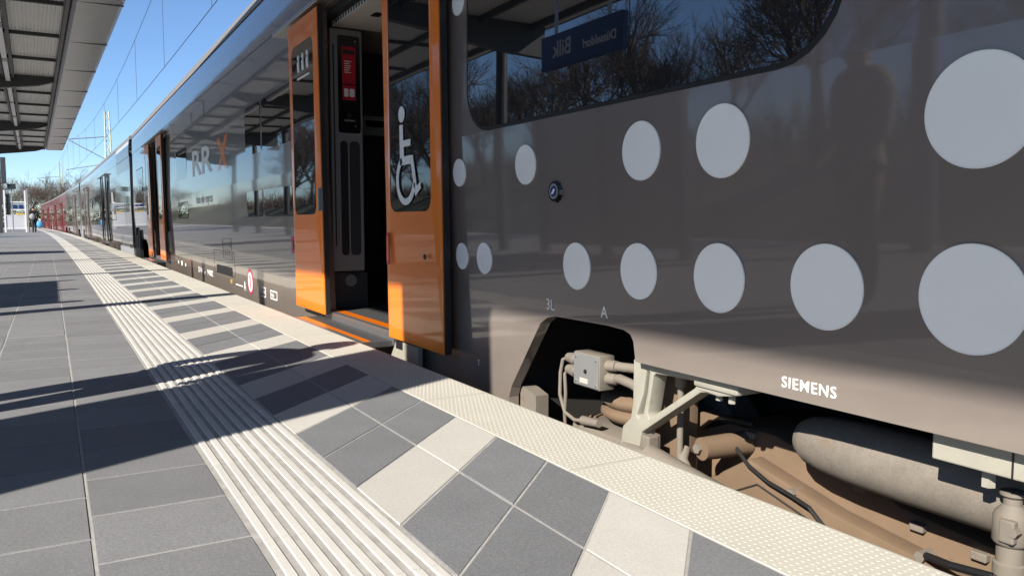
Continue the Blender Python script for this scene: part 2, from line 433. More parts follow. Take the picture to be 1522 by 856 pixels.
# ------------------------------------------------------------------ train carriages
DX = 1.724; ZC = 1.09; ZT = 2.30; TILT = .006; LEAN = .032
def sx(z): return (ZC - z) * LEAN if z <= ZC else (z - ZC) / (ZT - ZC) * TILT
def sxf(y, z): return sx(z)
ROOF = [(1.730, 2.30), (1.731, 2.42), (1.734, 2.56), (1.741, 2.66), (1.765, 2.72), (1.90, 2.82), (2.10, 2.95), (2.38, 3.10), (2.70, 3.20), (3.15, 3.24)]
END_MAT = ['undercarriage_dark']
def carriage(name, label, y0, y1, doors, paint, windows=(), skirt_gaps=(), near=False, lower=-.35, loc_y=None, group='carriages standing at the platform'):
    t = thing(name, (DX, y0, -.76), label, 'train carriage', group)
    b = MB()
    openings = [(d + .81, d + 2.18) for d in doors]
    segs = []; cur = y0
    for o0, o1 in openings: segs.append((cur, o0)); cur = o1
    segs.append((cur, y1))
    for (a, c) in segs:                                        # lower side
        bot = []
        gaps = [g for g in skirt_gaps if g[0] < c and g[1] > a]
        y = a; bot = [(a, lower)]
        for g in gaps:
            if g[2] == 'near':
                bot = [(a, .192), (2.187, .192), (2.197, .262), (2.213, .285), (2.25, .297), (2.35, .302), (2.70, .300), (2.76, .288), (2.815, .258), (3.075, -.055), (3.10, -.11), (3.105, -.35)]
            else:
                bot += [(g[0], lower), (g[0] + .05, .20), (g[0] + .35, .30), (g[1] - .35, .30), (g[1] - .05, .20), (g[1], lower)]
        bot.append((c, lower))
        poly = bot + [(c, ZC), (a, ZC)]
        b.prism(poly, [], DX, DX + .05, sxf)
        b.prism([(a, ZC), (c, ZC), (c, ZT), (a, ZT)], [], DX, DX + .05, lambda y, z: sx(z))
    for o0, o1 in openings:                                    # above and below the doors
        b.prism([(o0, 2.19), (o1, 2.19), (o1, ZT), (o0, ZT)], [], DX, DX + .05, lambda y, z: sx(z))
        b.prism([(o0, lower), (o1, lower), (o1, -.09), (o0, -.09)], [], DX + .02, DX + .05, sxf)
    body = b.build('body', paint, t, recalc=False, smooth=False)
    r = MB(); full = ROOF + [(6.30 - x, z) for x, z in reversed(ROOF[:-1])] + [(4.56, 1.0), (4.56, -.3), (4.50, -.3), (4.50, 2.2), (3.15, 2.9), (1.86, 2.25)]
    r.loops([[(x, y, z) for x, z in full] for y in (y0, y1)], cap0=False, cap1=False)
    r.build('roof', 'roof_paint' if paint != 'red_paint' else 'roof_paint', t, smooth=True, angle=25)
    # the painted shoulder between side and gutter
    s = MB(); s.loops([[(x - .004, y, z) for x, z in ROOF[:5]] for y in (y0, y1)], close=False, cap0=False, cap1=False)
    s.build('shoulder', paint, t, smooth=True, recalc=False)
    g = MB(); g.loops([[(x, y, z) for x, z in ((1.738, 2.695), (1.742, 2.775), (1.77, 2.80), (1.86, 2.80), (1.83, 2.72))] for y in (y0, y1)])
    g.build('gutter', 'gutter_paint', t)
    for ye in (y0, y1):
        e = MB(); e.prism([], [], 0, 0) if False else None
        e.face([(DX + .01, ye, -.30), (4.56, ye, -.30), (4.56, ye, 2.3), (4.1, ye, 3.05), (3.15, ye, 3.2), (2.2, ye, 3.0), (1.86, ye, 2.7), (1.80, ye, 2.3), (DX + .01, ye, 1.09)])
        e.build('end_wall', END_MAT[0], t, recalc=False)
    u = MB(); u.box(2.95, 4.5, y0 + .3, y1 - .3, -.30, .05); u.box(1.80, 4.5, y0 + .1, y1 - .1, .302, .33) if False else None
    u.build('underframe', 'undercarriage_dark', t)
    for (wy0, wy1, wz0, wz1, rr) in windows:
        k = MB(); k.prism(rrect(wy0 - .016, wy1 + .016, wz0 - .016, wz1 + .016, rr + .014), [], DX - .002, DX + .02, lambda y, z: sx(z))
        wn = k.build('window', 'black_rubber', t)
        k = MB(); k.prism(rrect(wy0, wy1, wz0, wz1, rr), [], DX - .0045, DX + .004, lambda y, z: sx(z)); k.build('pane', 'tinted_glass', wn)
    return t, body
LEAF_MAT = ['orange_paint']
def door_leaf(t, y0, y1, simple=False):
    """outward sliding plug-door leaf: painted frame round a tall pane"""
    X = DX - .075
    fn = lambda y, z: sx(z) * .8
    win = rrect(y0 + .10, y1 - .095, .735, 2.005, .075)
    l = MB(); l.prism([(y0, .015), (y1, .015), (y1, 2.175), (y0, 2.175)], [win], X, X + .04, fn)
    d = l.build('door_leaf', LEAF_MAT[0], t)
    g = MB(); g.prism(win, [], X + .003, X + .03, fn); g.build('pane', 'clear_dark_glass', d)
    if simple: return d
    e = MB(); e.prism([(y0 - .012, .015), (y0, .015), (y0, 2.175), (y0 - .012, 2.175)], [], X + .006, X + .038, fn)
    e.prism([(y1, .015), (y1 + .012, .015), (y1 + .012, 2.175), (y1, 2.175)], [], X + .006, X + .038, fn)
    e.build('door_seal', 'black_rubber', d)
    b = MB(); b.box(X + .04, X + .055, y0 + .02, y1 - .02, .05, 2.15); b.build('inner_lining', 'interior_dark', d)
    return d
def wheelchair_symbol(parent, cy, cz, X):
    # y grows to the viewer's left; u is measured to the right in the sign
    def P(u, v): return (cy - u, cz + v)
    mb = MB()
    mb.prism([P(*(.0 + .043 * math.cos(a) - .075, .225 + .043 * math.sin(a))) for a in (2 * math.pi * k / 20 for k in range(20))], [], X, X + .002)
    mb.prism([P(-.105, .17), P(-.06, .17), P(-.055, .085), P(.045, .085), P(.045, .05), P(-.05, .05), P(-.045, -.0), P(.075, -.0), P(.125, -.165), P(.165, -.145), P(.18, -.175), P(.105, -.215), P(.05, -.045), P(-.10, -.045)], [], X, X + .002)
    ring = [(.135 * math.cos(a) - .025, .135 * math.sin(a) - .125) for a in (R(115 + (235) * k / 24) for k in range(25))]
    rin = [(.10 * math.cos(a) - .025, .10 * math.sin(a) - .125) for a in (R(350 - (235) * k / 24) for k in range(25))]
    mb.prism([P(*q) for q in ring + rin], [], X, X + .002)
    return mb.build('wheelchair_symbol', 'white_print', parent)
def door_set(t, d0, full=True):
    """d0: y of the near edge of the near leaf"""
    near = door_leaf(t, d0, d0 + .755, simple=not full)
    far = door_leaf(t, d0 + 2.02, d0 + 2.80, simple=not full)
    rail = MB(); rail.box(DX - .085, DX + .10, d0 - .35, d0 + 3.25, 2.200, 2.228); rail.build('door_rail', 'silver_metal', t, bevel=.004 if full else 0)
    v = MB()                                               # dark seam beside the near leaf
    v.prism([(d0 - .165, -.34), (d0 + .81, -.34), (d0 + .81, 2.19), (d0 - .165, 2.19)], [], DX - .0025, DX + .002, sxf)
    v.build('door_pocket', 'black_gloss', t)
    v = MB(); v.prism([(d0 + 2.18, -.34), (d0 + 2.30, -.34), (d0 + 2.30, 2.19), (d0 + 2.18, 2.19)], [], DX - .0025, DX + .002, sxf)
    v.build('door_pocket', 'black_gloss', t)
    o0, o1 = d0 + .81, d0 + 2.18
    f = MB(); f.box(DX + .12, 4.4, o0 - .6, o1 + 1.2, -.02, .028); fl = f.build('vestibule_floor', 'floor_dark', t)
    for (a, b, m_) in ((DX + .004, DX + .045, 'silver_metal'), (DX + .046, DX + .118, 'orange_paint')):
        f = MB(); f.box(a, b, o0 + .002, o1 - .002, -.05, .030); f.build('threshold_strip', m_, fl)
    iw = MB()                                             # vestibule shell
    iw.box(4.40, 4.44, o0 - .6, o1 + 1.2, .03, 2.2)
    iw.box(DX + .052, 4.4, o1 + 1.2, o1 + 1.24, .03, 2.2)
    iw.box(DX + .052, 4.4, o0 - .64, o0 - .6, .03, 2.2)
    iw.build('vestibule_wall', 'interior_dark', t)
    c = MB(); c.box(DX + .26, 4.4, o0 - .6, o1 + 1.2, 2.19, 2.23); cl = c.build('vestibule_ceiling', 'interior_light', t)
    c = MB(); c.box(DX + .052, DX + .26, o0 - .02, o1 + .02, 2.135, 2.185); hd = c.build('door_header', 'black_rubber', t)
    if full:
        c = MB(); c.box(DX + .10, DX + .60, o1 - .9, o1 + .03, 2.10, 2.132); hp = c.build('header_panel', 'interior_light', t)
        for k in range(15):
            q = MB(); q.box(DX + .098, DX + .1005, o1 - .86 + k * .055, o1 - .835 + k * .055, 2.105, 2.128); q.build('vent_slot', 'black_rubber', hp)
        q = MB(); q.box(DX + .24, DX + .30, o1 - .5, o1 - .40, 2.094, 2.101); q.build('sensor', 'black_rubber', hp)
    st = MB(); st.box(1.535, DX + .02, o0 + .03, o1 + .10, -.060, -.022); sp = st.build('door_step', 'floor_dark', t, bevel=.004)
    st = MB(); st.box(1.522, 1.552, o0 + .03, o1 + .10, -.066, -.018); st.build('step_nose', 'silver_metal', sp)
    st = MB(); st.box(1.556, 1.60, o0 + .05, o1 + .08, -.03, -.0195); st.build('step_strip', 'orange_paint', sp)
    pl = MB(); pl.box(DX + .09, DX + .335, o1 + .055, o1 + .12, .31, 2.10)      # door pillar with the notices
    p = pl.build('door_pillar', 'interior_grey', t, bevel=.01 if full else 0)
    if not full: return near, far
    Yp = o1 + .055
    def face(name, x0, x1, z0, z1, d, m_, par=p, r=.02):
        k = MB(); pts = rrect(x0, x1, z0, z1, min(r, (x1 - x0) * .45))
        k.loops([[(a, Yp - d, b) for a, b in pts], [(a, Yp, b) for a, b in pts]]); return k.build(name, m_, par)
    nb = face('notice_board', DX + .145, DX + .315, 1.34, 2.05, .004, 'black_gloss')
    face('notice', DX + .178, DX + .280, 1.70, 1.97, .006, 'red_sign', nb, .004)
    face('notice', DX + .178, DX + .280, 1.58, 1.69, .006, 'red_sign', nb, .004)
    for k, wd in enumerate((.055, .04, .05, .045, .035, .05)):
        face('print_line', DX + .195, DX + .195 + wd, 1.86 - k * .016, 1.866 - k * .016, .007, 'white_print', nb, .002)
    face('pictogram', DX + .190, DX + .222, 1.605, 1.665, .007, 'white_print', nb, .006)
    face('pictogram', DX + .232, DX + .270, 1.605, 1.665, .007, 'white_print', nb, .01)
    face('print_block', DX + .185, DX + .272, 1.915, 1.945, .007, 'black_gloss', nb, .002)
    face('key_plate', DX + .19, DX + .27, 1.425, 1.437, .007, 'interior_grey', nb, .004)
    face('key_switch', DX + .213, DX + .247, 1.445, 1.485, .012, 'black_rubber', nb, .015)
    for z in (1.385, 2.005): face('screw', DX + .272, DX + .284, z, z + .013, .008, 'silver_metal', nb, .006)
    face('grip_recess', DX + .155, DX + .212, .43, 1.28, .004, 'black_rubber', r=.025)
    face('grip_recess', DX + .225, DX + .305, .43, 1.28, .004, 'interior_dark', r=.03)
    face('edge_slot', DX + .108, DX + .118, .5, 1.98, .003, 'black_rubber', r=.004)
    k = MB(); k.tube([(DX + .22, Yp - .012, .24), (DX + .22, Yp + .02, .24)], .045, 16); k.build('floor_lamp', 'silver_metal', t)
    k = MB(); k.box(DX + .06, DX + .36, Yp + .02, Yp + .10, .03, .30); k.build('pillar_foot', 'interior_dark', t)
    k = MB(); k.tube([(2.35, o0 + .9, .03), (2.35, o0 + .9, 2.19)], .016, 10); k.build('grab_pole', 'silver_metal', t)
    for yy in (o1 + .25, o1 + .72):
        k = MB(); k.box(2.6, 3.6, yy, yy + .42, .40, .50); k.box(2.6, 3.6, yy + .34, yy + .44, .50, 1.18); k.build('passenger_seat', 'seat_cloth', t, bevel=.03)
    k = MB(); k.box(2.3, 3.4, o1 + 1.10, o1 + 1.195, 1.45, 1.62); kk = k.build('information_display', 'screen_green', t)
    k = MB(); k.box(2.45, 2.62, o1 + 1.094, o1 + 1.10, 1.52, 1.58); k.build('screen', 'black_gloss', kk)
    return near, far

D1 = 3.61; D2 = D1 + 11.35
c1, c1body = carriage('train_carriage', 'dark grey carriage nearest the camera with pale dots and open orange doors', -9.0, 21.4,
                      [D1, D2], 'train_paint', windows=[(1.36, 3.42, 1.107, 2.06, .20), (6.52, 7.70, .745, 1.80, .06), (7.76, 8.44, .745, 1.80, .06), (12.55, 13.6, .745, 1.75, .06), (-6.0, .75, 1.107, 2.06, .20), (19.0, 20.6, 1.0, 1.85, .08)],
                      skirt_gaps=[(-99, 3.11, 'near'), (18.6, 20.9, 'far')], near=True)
nleaf, fleaf = door_set(c1, D1); door_set(c1, D2)
wheelchair_symbol(nleaf, 4.00, 1.03, DX - .074 + .0)
X0 = DX - .075
k = MB(); k.prism(circ(3.775, .502, .014, 16), [], X0 - .003, X0 + .002); k.build('lock', 'black_rubber', nleaf)
k = MB(); k.prism(rrect(4.27, 4.315, .44, .62, .012), [], X0 - .002, X0 + .002); k.build('handle_recess', 'red_sign', nleaf)
k = MB(); k.prism(rrect(4.28, 4.305, .46, .60, .01), [], X0 - .0035, X0 - .001); k.build('handle', 'orange_paint', nleaf)
for i, yy in enumerate((6.12, 6.0, 5.88)):                     # small pictograms at the top of the far leaf's pane
    k = MB(); xx = X0 + .6 * sx(1.86); k.prism(circ(yy, 1.905, .020, 12), [], xx - .001, xx + .006); k.prism([(yy - .028, 1.80), (yy + .02, 1.80), (yy + .03, 1.87), (yy - .012, 1.885)], [], xx - .001, xx + .006)
    k.build('pictogram', 'white_print', fleaf)
k = MB(); xx = X0 + .6 * sx(1.75); k.box(xx - .001, xx + .006, 5.83, 6.15, 1.745, 1.757); k.build('print_line', 'white_print', fleaf)
k = MB(); k.box(X0 - .006, X0 + .03, 5.625, 5.65, .76, .92); k.build('hinge', 'silver_metal', fleaf)

# pale dots on the near side wall
dots = [(3.293, .511, .0735), (2.535, .511, .0905), (2.161, .511, .0970), (1.779, .511, .1055), (1.392, .511, .1130), (1.010, .511, .1225),
        (2.898, .918, .0825), (2.140, .918, .0990), (1.763, .918, .1085), (1.004, .918, .1240), (.63, .511, .130), (.63, .918, .131), (.25, .511, .137), (-.13, .918, .143),
        (3.632, .918, .067), (3.636, .513, .0645), (3.620, 1.725, .062)]
for (y, z, r) in dots:
    fn = (lambda z0: (lambda yy, zz: sx(zz)))(z)
    if y > 3.5: y = 3.525
    rr = r
    k = MB(); k.prism(circ(y, z, rr, 56), [], DX - .0045, DX - .001, fn)
    dt = k.build('dot', 'dot_film', c1)
    k = MB(); k.prism(circ(y, z, rr, 56), [circ(y, z, rr - .0035, 56)], DX - .0052, DX - .0046, fn); k.build('dot_rim', 'white_print', dt)
# door button
k = MB(); k.tube([(DX - .003, 2.67, .80), (DX + .012, 2.67, .80)], [.040, .046], 28); bt = k.build('door_button', 'black_gloss', c1, smooth=True)
k = MB(); k.tube([(DX - .005, 2.67, .80), (DX + .001, 2.67, .80)], .030, 28); k.build('button_face', 'silver_metal', bt)
k = MB(); k.tube([(DX - .007, 2.67, .80), (DX - .004, 2.67, .80)], .021, 24); k.build('button_lens', 'sign_blue', bt)
k = MB(); k.prism([(2.684, .789), (2.670, .789), (2.654, .809), (2.668, .809)], [], DX - .0085, DX - .0065); k.build('button_arrow', 'white_print', bt)
# writing on the side wall
XT = DX - .0015
text('lettering', 'SIEMENS', .0445, (XT, 1.537, .2215), 'white_print', c1, bold=.0003, space=1.12)
text('lettering', '3L', .066, (XT, 2.765, .323), 'white_print', c1)
text('lettering', 'A', .062, (XT, 2.385, .329), 'white_print', c1)
text('lettering', 'RR', .48, (XT, 12.05, 1.31), 'white_print', c1, bold=.008, wide=2.8)
k = MB(); fx = lambda y, z: sx(z)
k.prism([(10.05, 1.28), (9.88, 1.28), (9.36, 1.66), (9.53, 1.66)], [], XT - .001, XT + .0035, fx); k.prism([(9.53, 1.28), (9.36, 1.28), (9.88, 1.659), (10.05, 1.659)], [], XT - .002, XT + .0025, fx)
k.build('letter_x', 'orange_paint', c1)
text('lettering', 'rhein-ruhr-express', .17, (XT, 11.75, .93), 'white_print', c1)
text('lettering', '2', .42, (XT, 6.62, 1.62), 'white_print', c1, bold=.004)
text('lettering', 'D-NXG', .11, (XT, 11.95, -.02), 'white_print', c1, wide=1.6)
text('lettering', '94802', .11, (XT, 11.2, -.02), 'white_print', c1, wide=1.6)
text('lettering', 'A', .15, (XT, 8.86, -.055), 'white_print', c1)
k = MB(); k.prism([(8.92, -.02), (9.3, -.02), (9.3, -.008), (8.92, -.008)], [], XT - .001, XT + .001, sxf); k.build('arrow_line', 'white_print', c1)
for (y, wd, hh) in ((7.95, .21, .10), (7.52, .26, .085)):
    k = MB(); k.prism(rrect(y - wd / 2, y + wd / 2, .0 - hh / 2, hh / 2, .01), [rrect(y - wd / 2 + .013, y + wd / 2 - .013, .013 - hh / 2, hh / 2 - .013, .006)], XT - .001, XT + .001, sxf); pp = k.build('data_plate', 'white_print', c1)
    text('lettering', 'RB 300' if wd < .25 else '46,5t', .05, (XT, y + wd / 2 - .035, -.018), 'white_print', pp)
for (y, z, a) in ((14.0, .03, .04), (13.6, .03, .06), (13.2, .02, .04), (9.55, -.0, .035)):
    k = MB(); k.prism(rrect(y - a, y + a, z - a * .6, z + a * .6, .008), [], XT - .001, XT + .001, sxf); k.build('data_plate', 'white_print' if y != 9.55 else 'yellow', c1)
k = MB(); k.prism(circ(8.52, .06, .135, 28), [circ(8.52, .06, .105, 28)], XT - .001, XT + .001, sxf); k.build('warning_ring', 'magenta', c1)
k = MB(); k.prism(circ(8.52, .06, .104, 28), [], XT - .0008, XT + .001, sxf); k.build('warning_disc', 'white_print', c1)
k = MB(); k.prism([(8.50, .0), (8.54, .0), (8.55, .13), (8.49, .13)], [], XT - .002, XT, sxf); k.build('warning_mark', 'magenta', c1)
k = MB(); k.prism(rrect(9.45, 10.45, .06, .16, .01), [], DX - .002, DX + .01, sxf); k.build('filler_slot', 'black_rubber', c1)
k = MB(); k.prism(rrect(9.3, 10.6, .055, .34, .004), [rrect(9.308, 10.592, .062, .333, .003)], DX - .0012, DX + .001, sxf); k.build('hatch_seam', 'black_rubber', c1)
k = MB(); k.prism(rrect(9.42, 9.98, .235, .50, .04), [rrect(9.45, 9.95, .26, .475, .03)], XT - .001, XT + .001, sxf)
for yy in (9.58, 9.7, 9.82): k.prism([(yy - .04, .29), (yy + .04, .29), (yy + .025, .36), (yy - .025, .36)], [], XT - .001, XT + .001, sxf)
k.prism([(9.5, .385), (9.9, .40), (9.9, .44), (9.5, .455)], [], XT - .001, XT + .001, sxf)
k.build('pictogram', 'black_gloss', c1)
k = MB(); k.prism(rrect(6.50, 6.72, .42, .56, .015), [], DX - .018, DX + .01, sxf); rel = k.build('emergency_release', 'magenta', c1)
k = MB(); k.prism(rrect(6.60, 6.66, .45, .53, .01), [], DX - .020, DX - .016, sxf); k.build('release_pull', 'black_rubber', rel)
k = MB(); k.prism(rrect(10.9, 12.0, 2.02, 2.22, .05), [rrect(10.94, 11.96, 2.05, 2.19, .03)], XT - .001, XT + .002, fx); k.build('side_display', 'black_gloss', c1)
text('lettering', 'T', .04, (XT, 3.40, -.01), 'white_print', c1)
k = MB(); k.prism([(4.38, -.30), (3.98, -.30), (3.98, .0), (4.30, .0), (4.34, -.05), (4.38, -.10)], [], DX - .03, DX - .004); k.build('step_cover', 'dusty_white', c1)
k = MB(); k.box(DX - .032, DX - .02, 4.20, 4.30, -.045, .002); k.build('cover_notch', 'black_rubber', c1)

# ---------------- running gear seen under the near end
bog = MB(); bog.prism([(3.02, -.35), (3.02, -.22), (2.75, -.20), (2.46, -.16), (2.30, -.13), (2.12, -.06), (1.90, -.055), (1.78, -.085), (1.62, -.075), (1.42, -.16), (1.1, -.19), (-1.2, -.16), (-1.2, -.55), (3.02, -.55)], [], 2.14, 2.55)
bogie = bog.build('bogie', 'dusty_brown', c1, bevel=.012, smooth=True)
k = MB(); k.prism([(2.2, -.42), (2.2, -.30), (1.95, -.14), (1.6, -.22), (1.2, -.27), (-1, -.26), (-1, -.55), (2.2, -.55)], [], 2.06, 2.138); k.build('bogie_cover', 'dusty_brown', bogie, bevel=.01, smooth=True)
for i, (ya, za) in enumerate(((1.75, -.20), (1.30, -.245), (.9, -.24))):
    k = MB(); k.tube([(2.045, ya, za), (2.10, ya, za)], .016, 6); k.build('bolt', 'dusty_grey', bogie)
for (ya, za, yb, zb) in ((1.90, -.215, 1.55, -.30), (1.55, -.30, 1.25, -.33), (1.90, -.215, 2.12, -.33)):
    k = MB(); k.tube([(2.058, ya, za), (2.058, yb, zb)], .0035, 5); k.build('cover_seam', 'undercarriage_dark', bogie)
for (ya, za) in ((1.55, -.135), (1.36, -.195), (1.18, -.215), (2.0, -.075)):
    k = MB(); k.box(2.118, 2.142, ya - .022, ya + .022, za - .012, za + .012); k.build('clip', 'dusty_grey', bogie, bevel=.004)
k = MB(); k.tube([(2.10, 2.42, -.10), (2.04, 2.33, -.05), (2.02, 2.24, -.03), (2.06, 2.12, -.02), (2.12, 1.98, -.03)], .012, 10); k.build('hose', 'black_rubber', bogie)
k = MB(); k.box(2.62, 2.9, -2, 3.0, -.5, .28); k.build('axle_beam', 'undercarriage_dark', bogie)
for yc in (2.62, .1):
    k = MB(); k.tube([(2.36, yc, -.36), (2.50, yc, -.36)], .40, 40); wl = k.build('wheel', 'grey_metal', bogie, smooth=True)
k = MB(); k.tube([(2.06, 2.02, -.10), (2.045, 1.93, -.155), (2.04, 1.84, -.185), (2.035, 1.74, -.20), (2.03, 1.66, -.215), (2.04, 1.60, -.27)], .007, 8); k.build('cable', 'black_rubber', bogie)
k = MB(); k.tube([(2.05, 1.28, -.235), (1.98, 1.17, -.205), (1.95, 1.05, -.18), (1.95, .8, -.165), (1.98, .5, -.18)], .011, 8); k.build('cable', 'black_rubber', bogie)
# cast bracket carrying the skirt
br = [(2.25, .188), (1.926, .190), (1.786, .188), (1.733, .158), (1.758, .146), (1.825, .133), (1.881, .135), (1.906, .130), (2.2, -.067), (2.215, -.14), (2.325, -.16), (2.309, -.069), (2.264, -.029), (2.251, .031)]
h1 = [(2.128, .156), (1.94, .163), (1.925, .156), (1.932, .141), (2.162, -.012), (2.169, .008), (2.14, .145)]
h2 = [(2.178, .160), (2.160, .156), (2.171, .082), (2.195, -.006), (2.217, -.022), (2.230, -.012), (2.192, .072)]
k = MB(); k.prism(br, [h1, h2], 1.795, 1.86); brk = k.build('skirt_bracket', 'dusty_white', c1, bevel=.004, smooth=True)
k = MB(); k.box(1.785, 1.90, 1.735, 1.93, .150, .186); k.build('bracket_arm', 'dusty_white', brk, bevel=.008, smooth=True)
for yy in (1.80, 1.855):
    k = MB(); k.tube([(1.83, yy, .138), (1.83, yy, .112)], .012, 6); k.build('bolt', 'dusty_white', brk)
k = MB(); k.box(1.79, 1.84, 2.155, 2.20, -.125, -.075); k.build('bolt', 'dusty_grey', brk, bevel=.006)
# post and block behind the bracket's window
k = MB(); k.box(1.93, 2.0, 2.13, 2.26, -.30, .148); k.build('damper_block', 'dusty_brown', c1, bevel=.006, smooth=True)
k = MB(); k.tube([(1.90, 2.115, -.3), (1.90, 2.115, .10), (1.90, 2.115, .102), (1.90, 2.115, .15)], [.012, .012, .021, .021], 12); k.build('damper_rod', 'dusty_grey', c1, smooth=True)
# lateral damper tube lying by the platform edge
k = MB(); k.tube([(1.80, 2.30, -.155), (1.80, 2.17, -.15), (1.80, 2.165, -.15), (1.82, 1.75, -.215)], [.03, .033, .046, .046], 18); k.build('damper_tube', 'dusty_grey', c1, smooth=True)
# round housing with hose
k = MB(); k.tube([(1.94, 2.05, -.112), (2.14, 2.03, -.112)], [.040, .044], 20); hs = k.build('sensor_housing', 'dusty_brown', c1, smooth=True)
k = MB(); k.tube([(1.925, 2.06, -.112), (1.95, 2.06, -.112)], .018, 6); k.build('bolt', 'dusty_grey', hs)
k = MB(); k.tube([(1.93, 2.12, -.125), (1.90, 2.10, -.16), (1.89, 2.05, -.20), (1.90, 1.98, -.26)], .020, 12); k.build('hose', 'dusty_grey', hs, smooth=True)
k = MB(); k.prism([(2.22, -.045), (2.12, .0), (2.0, -.008), (2.10, -.03), (2.19, -.10), (2.20, -.06)], [], 2.02, 2.06); k.build('lug_plate', 'dusty_brown', c1, bevel=.004)
# junction box in the wheel arch
k = MB(); k.box(1.86, 1.935, 2.545, 2.725, .008, .148); jb = k.build('junction_box', 'dusty_grey', c1, bevel=.005, smooth=True)
k = MB(); k.box(1.856, 1.8605, 2.55, 2.72, .013, .143); k.build('lid', 'grey_metal', jb, bevel=.002)
k = MB(); k.box(1.854, 1.857, 2.62, 2.675, .025, .045); k.build('label_plate', 'edge_paving', jb)
for (yy, zz) in ((2.705, .13), (2.565, .13), (2.705, .028), (2.565, .028), (2.635, .075)):
    k = MB(); k.tube([(1.851, yy, zz), (1.858, yy, zz)], .006 if zz != .075 else .009, 8); k.build('screw', 'grey_metal' if zz != .075 else 'black_rubber', jb)
for zz in (.105, .055):
    k = MB(); k.tube([(1.89, 2.725, zz), (1.89, 2.76, zz), (1.89, 2.762, zz), (1.89, 2.81, zz)], [.022, .022, .027, .020], 10); k.build('cable_gland', 'dusty_grey', jb, smooth=True)
k = MB(); k.tube([(1.89, 2.81, .105), (1.885, 2.845, .09), (1.88, 2.856, .032), (1.88, 2.86, -.063), (1.88, 2.82, -.135), (1.88, 2.743, -.153), (1.89, 2.66, -.14)], .0085, 10); k.build('hose', 'dusty_grey', jb, smooth=True)
k = MB(); k.tube([(1.89, 2.81, .055), (1.885, 2.83, .03), (1.88, 2.815, -.05), (1.885, 2.83, -.14), (1.9, 2.84, -.25)], .008, 10); k.build('hose', 'dusty_grey', jb, smooth=True)
for (y, z, pts) in ((2.55, .108, [(1.92, 2.47, .112), (1.93, 2.38, .118), (1.95, 2.25, .11)]), (2.55, .055, [(1.91, 2.48, .066), (1.91, 2.40, .058), (1.93, 2.30, .02)])):
    k = MB(); k.tube([(1.905, y, z), (1.912, 2.50, z + .004)], [.024, .022], 10); k.build('cable_gland', 'dusty_grey', jb, smooth=True)
    k = MB(); k.tube([(1.912, 2.50, z + .004)] + pts, .019, 12); k.build('hose', 'dusty_grey', jb, smooth=True)
# air spring bellows below the box
k = MB(); prof = [(.02, -.02), (.17, -.03), (.20, -.045), (.205, -.065), (.185, -.085), (.175, -.092), (.20, -.10), (.205, -.12), (.18, -.145), (.12, -.15), (.12, -.40)]
k.loops([[(2.16 + r * math.cos(a), 2.60 + r * math.sin(a), z) for a in (2 * math.pi * j / 28 for j in range(28))] for r, z in prof]); k.build('air_spring', 'dusty_brown', c1, smooth=True, angle=60)
k = MB(); k.box(1.90, 2.1, 2.44, 2.80, -.36, -.17); k.build('axle_box', 'dusty_grey', c1, bevel=.015, smooth=True)
k = MB(); k.tube([(1.89, 2.70, -.145), (1.89, 2.585, -.135)], [.020, .016], 10); k.build('pipe_union', 'dusty_grey', c1, smooth=True)
k = MB(); k.prism([(3.095, -.34), (3.095, -.06), (3.04, -.065), (2.96, -.085), (2.96, -.34)], [], DX + .095, DX + .16); k.build('arch_liner', 'dusty_grey', c1)
# inner wall of the wheel arch and the floor above
k = MB(); k.box(2.6, 2.62, -3, 3.1, -.4, .32); k.box(DX + .052, 2.6, -9, 3.3, .315, .33); k.box(DX + .052, 2.6, 3.12, 3.14, -.5, .32); k.build('arch_lining', 'undercarriage_dark', c1)
# air tank
k = MB(); ax = [(2.03, 1.705), (2.03, 1.70), (2.03, 1.685), (2.03, 1.65), (2.028, 1.58), (2.025, 1.48), (2.02, 1.30), (2.02, 1.0), (2.02, .7)]; rs = [.012, .035, .056, .075, .088, .094, .096, .096, .096]
k.loops([[(x + r * math.cos(a), y, .004 + r * math.sin(a)) for a in (2 * math.pi * j / 32 for j in range(32))] for (x, y), r in zip(ax, rs)]); tk = k.build('air_tank', 'tank_grey', c1, smooth=True, angle=60)
k = MB(); k.box(1.80, 1.86, -.8, 1.123, .118, .190); pn = k.build('skirt_rail', 'dusty_white', c1, bevel=.004)
k = MB(); k.box(1.798, 1.801, .935, .939, .119, .189); k.build('rail_joint', 'black_rubber', pn)
# vertical damper at the right edge
k = MB()
k.loops([[(1.90 + r * math.cos(a), .985 + r * math.sin(a), z) for a in (2 * math.pi * j / 20 for j in range(20))] for r, z in ((.02, .062), (.028, .06), (.028, .053), (.020, .046), (.020, .03), (.036, .012), (.040, .0), (.040, -.055), (.036, -.062), (.030, -.066), (.030, -.105), (.036, -.108), (.036, -.135), (.032, -.14), (.032, -.45))])
vd = k.build('vertical_damper', 'dusty_grey', c1, smooth=True, angle=30)
k = MB(); k.box(1.852, 1.872, .955, .99, -.05, .005); k.build('damper_lug', 'dusty_grey', vd, bevel=.005)
k = MB(); k.tube([(1.85, .958, -.02), (1.87, .958, -.02)], .012, 6); k.build('bolt', 'dusty_grey', vd)
k = MB(); k.tube([(1.85, 1.015, .118), (1.85, 1.015, .072)], .016, 6); k.build('bolt', 'dusty_white', vd)

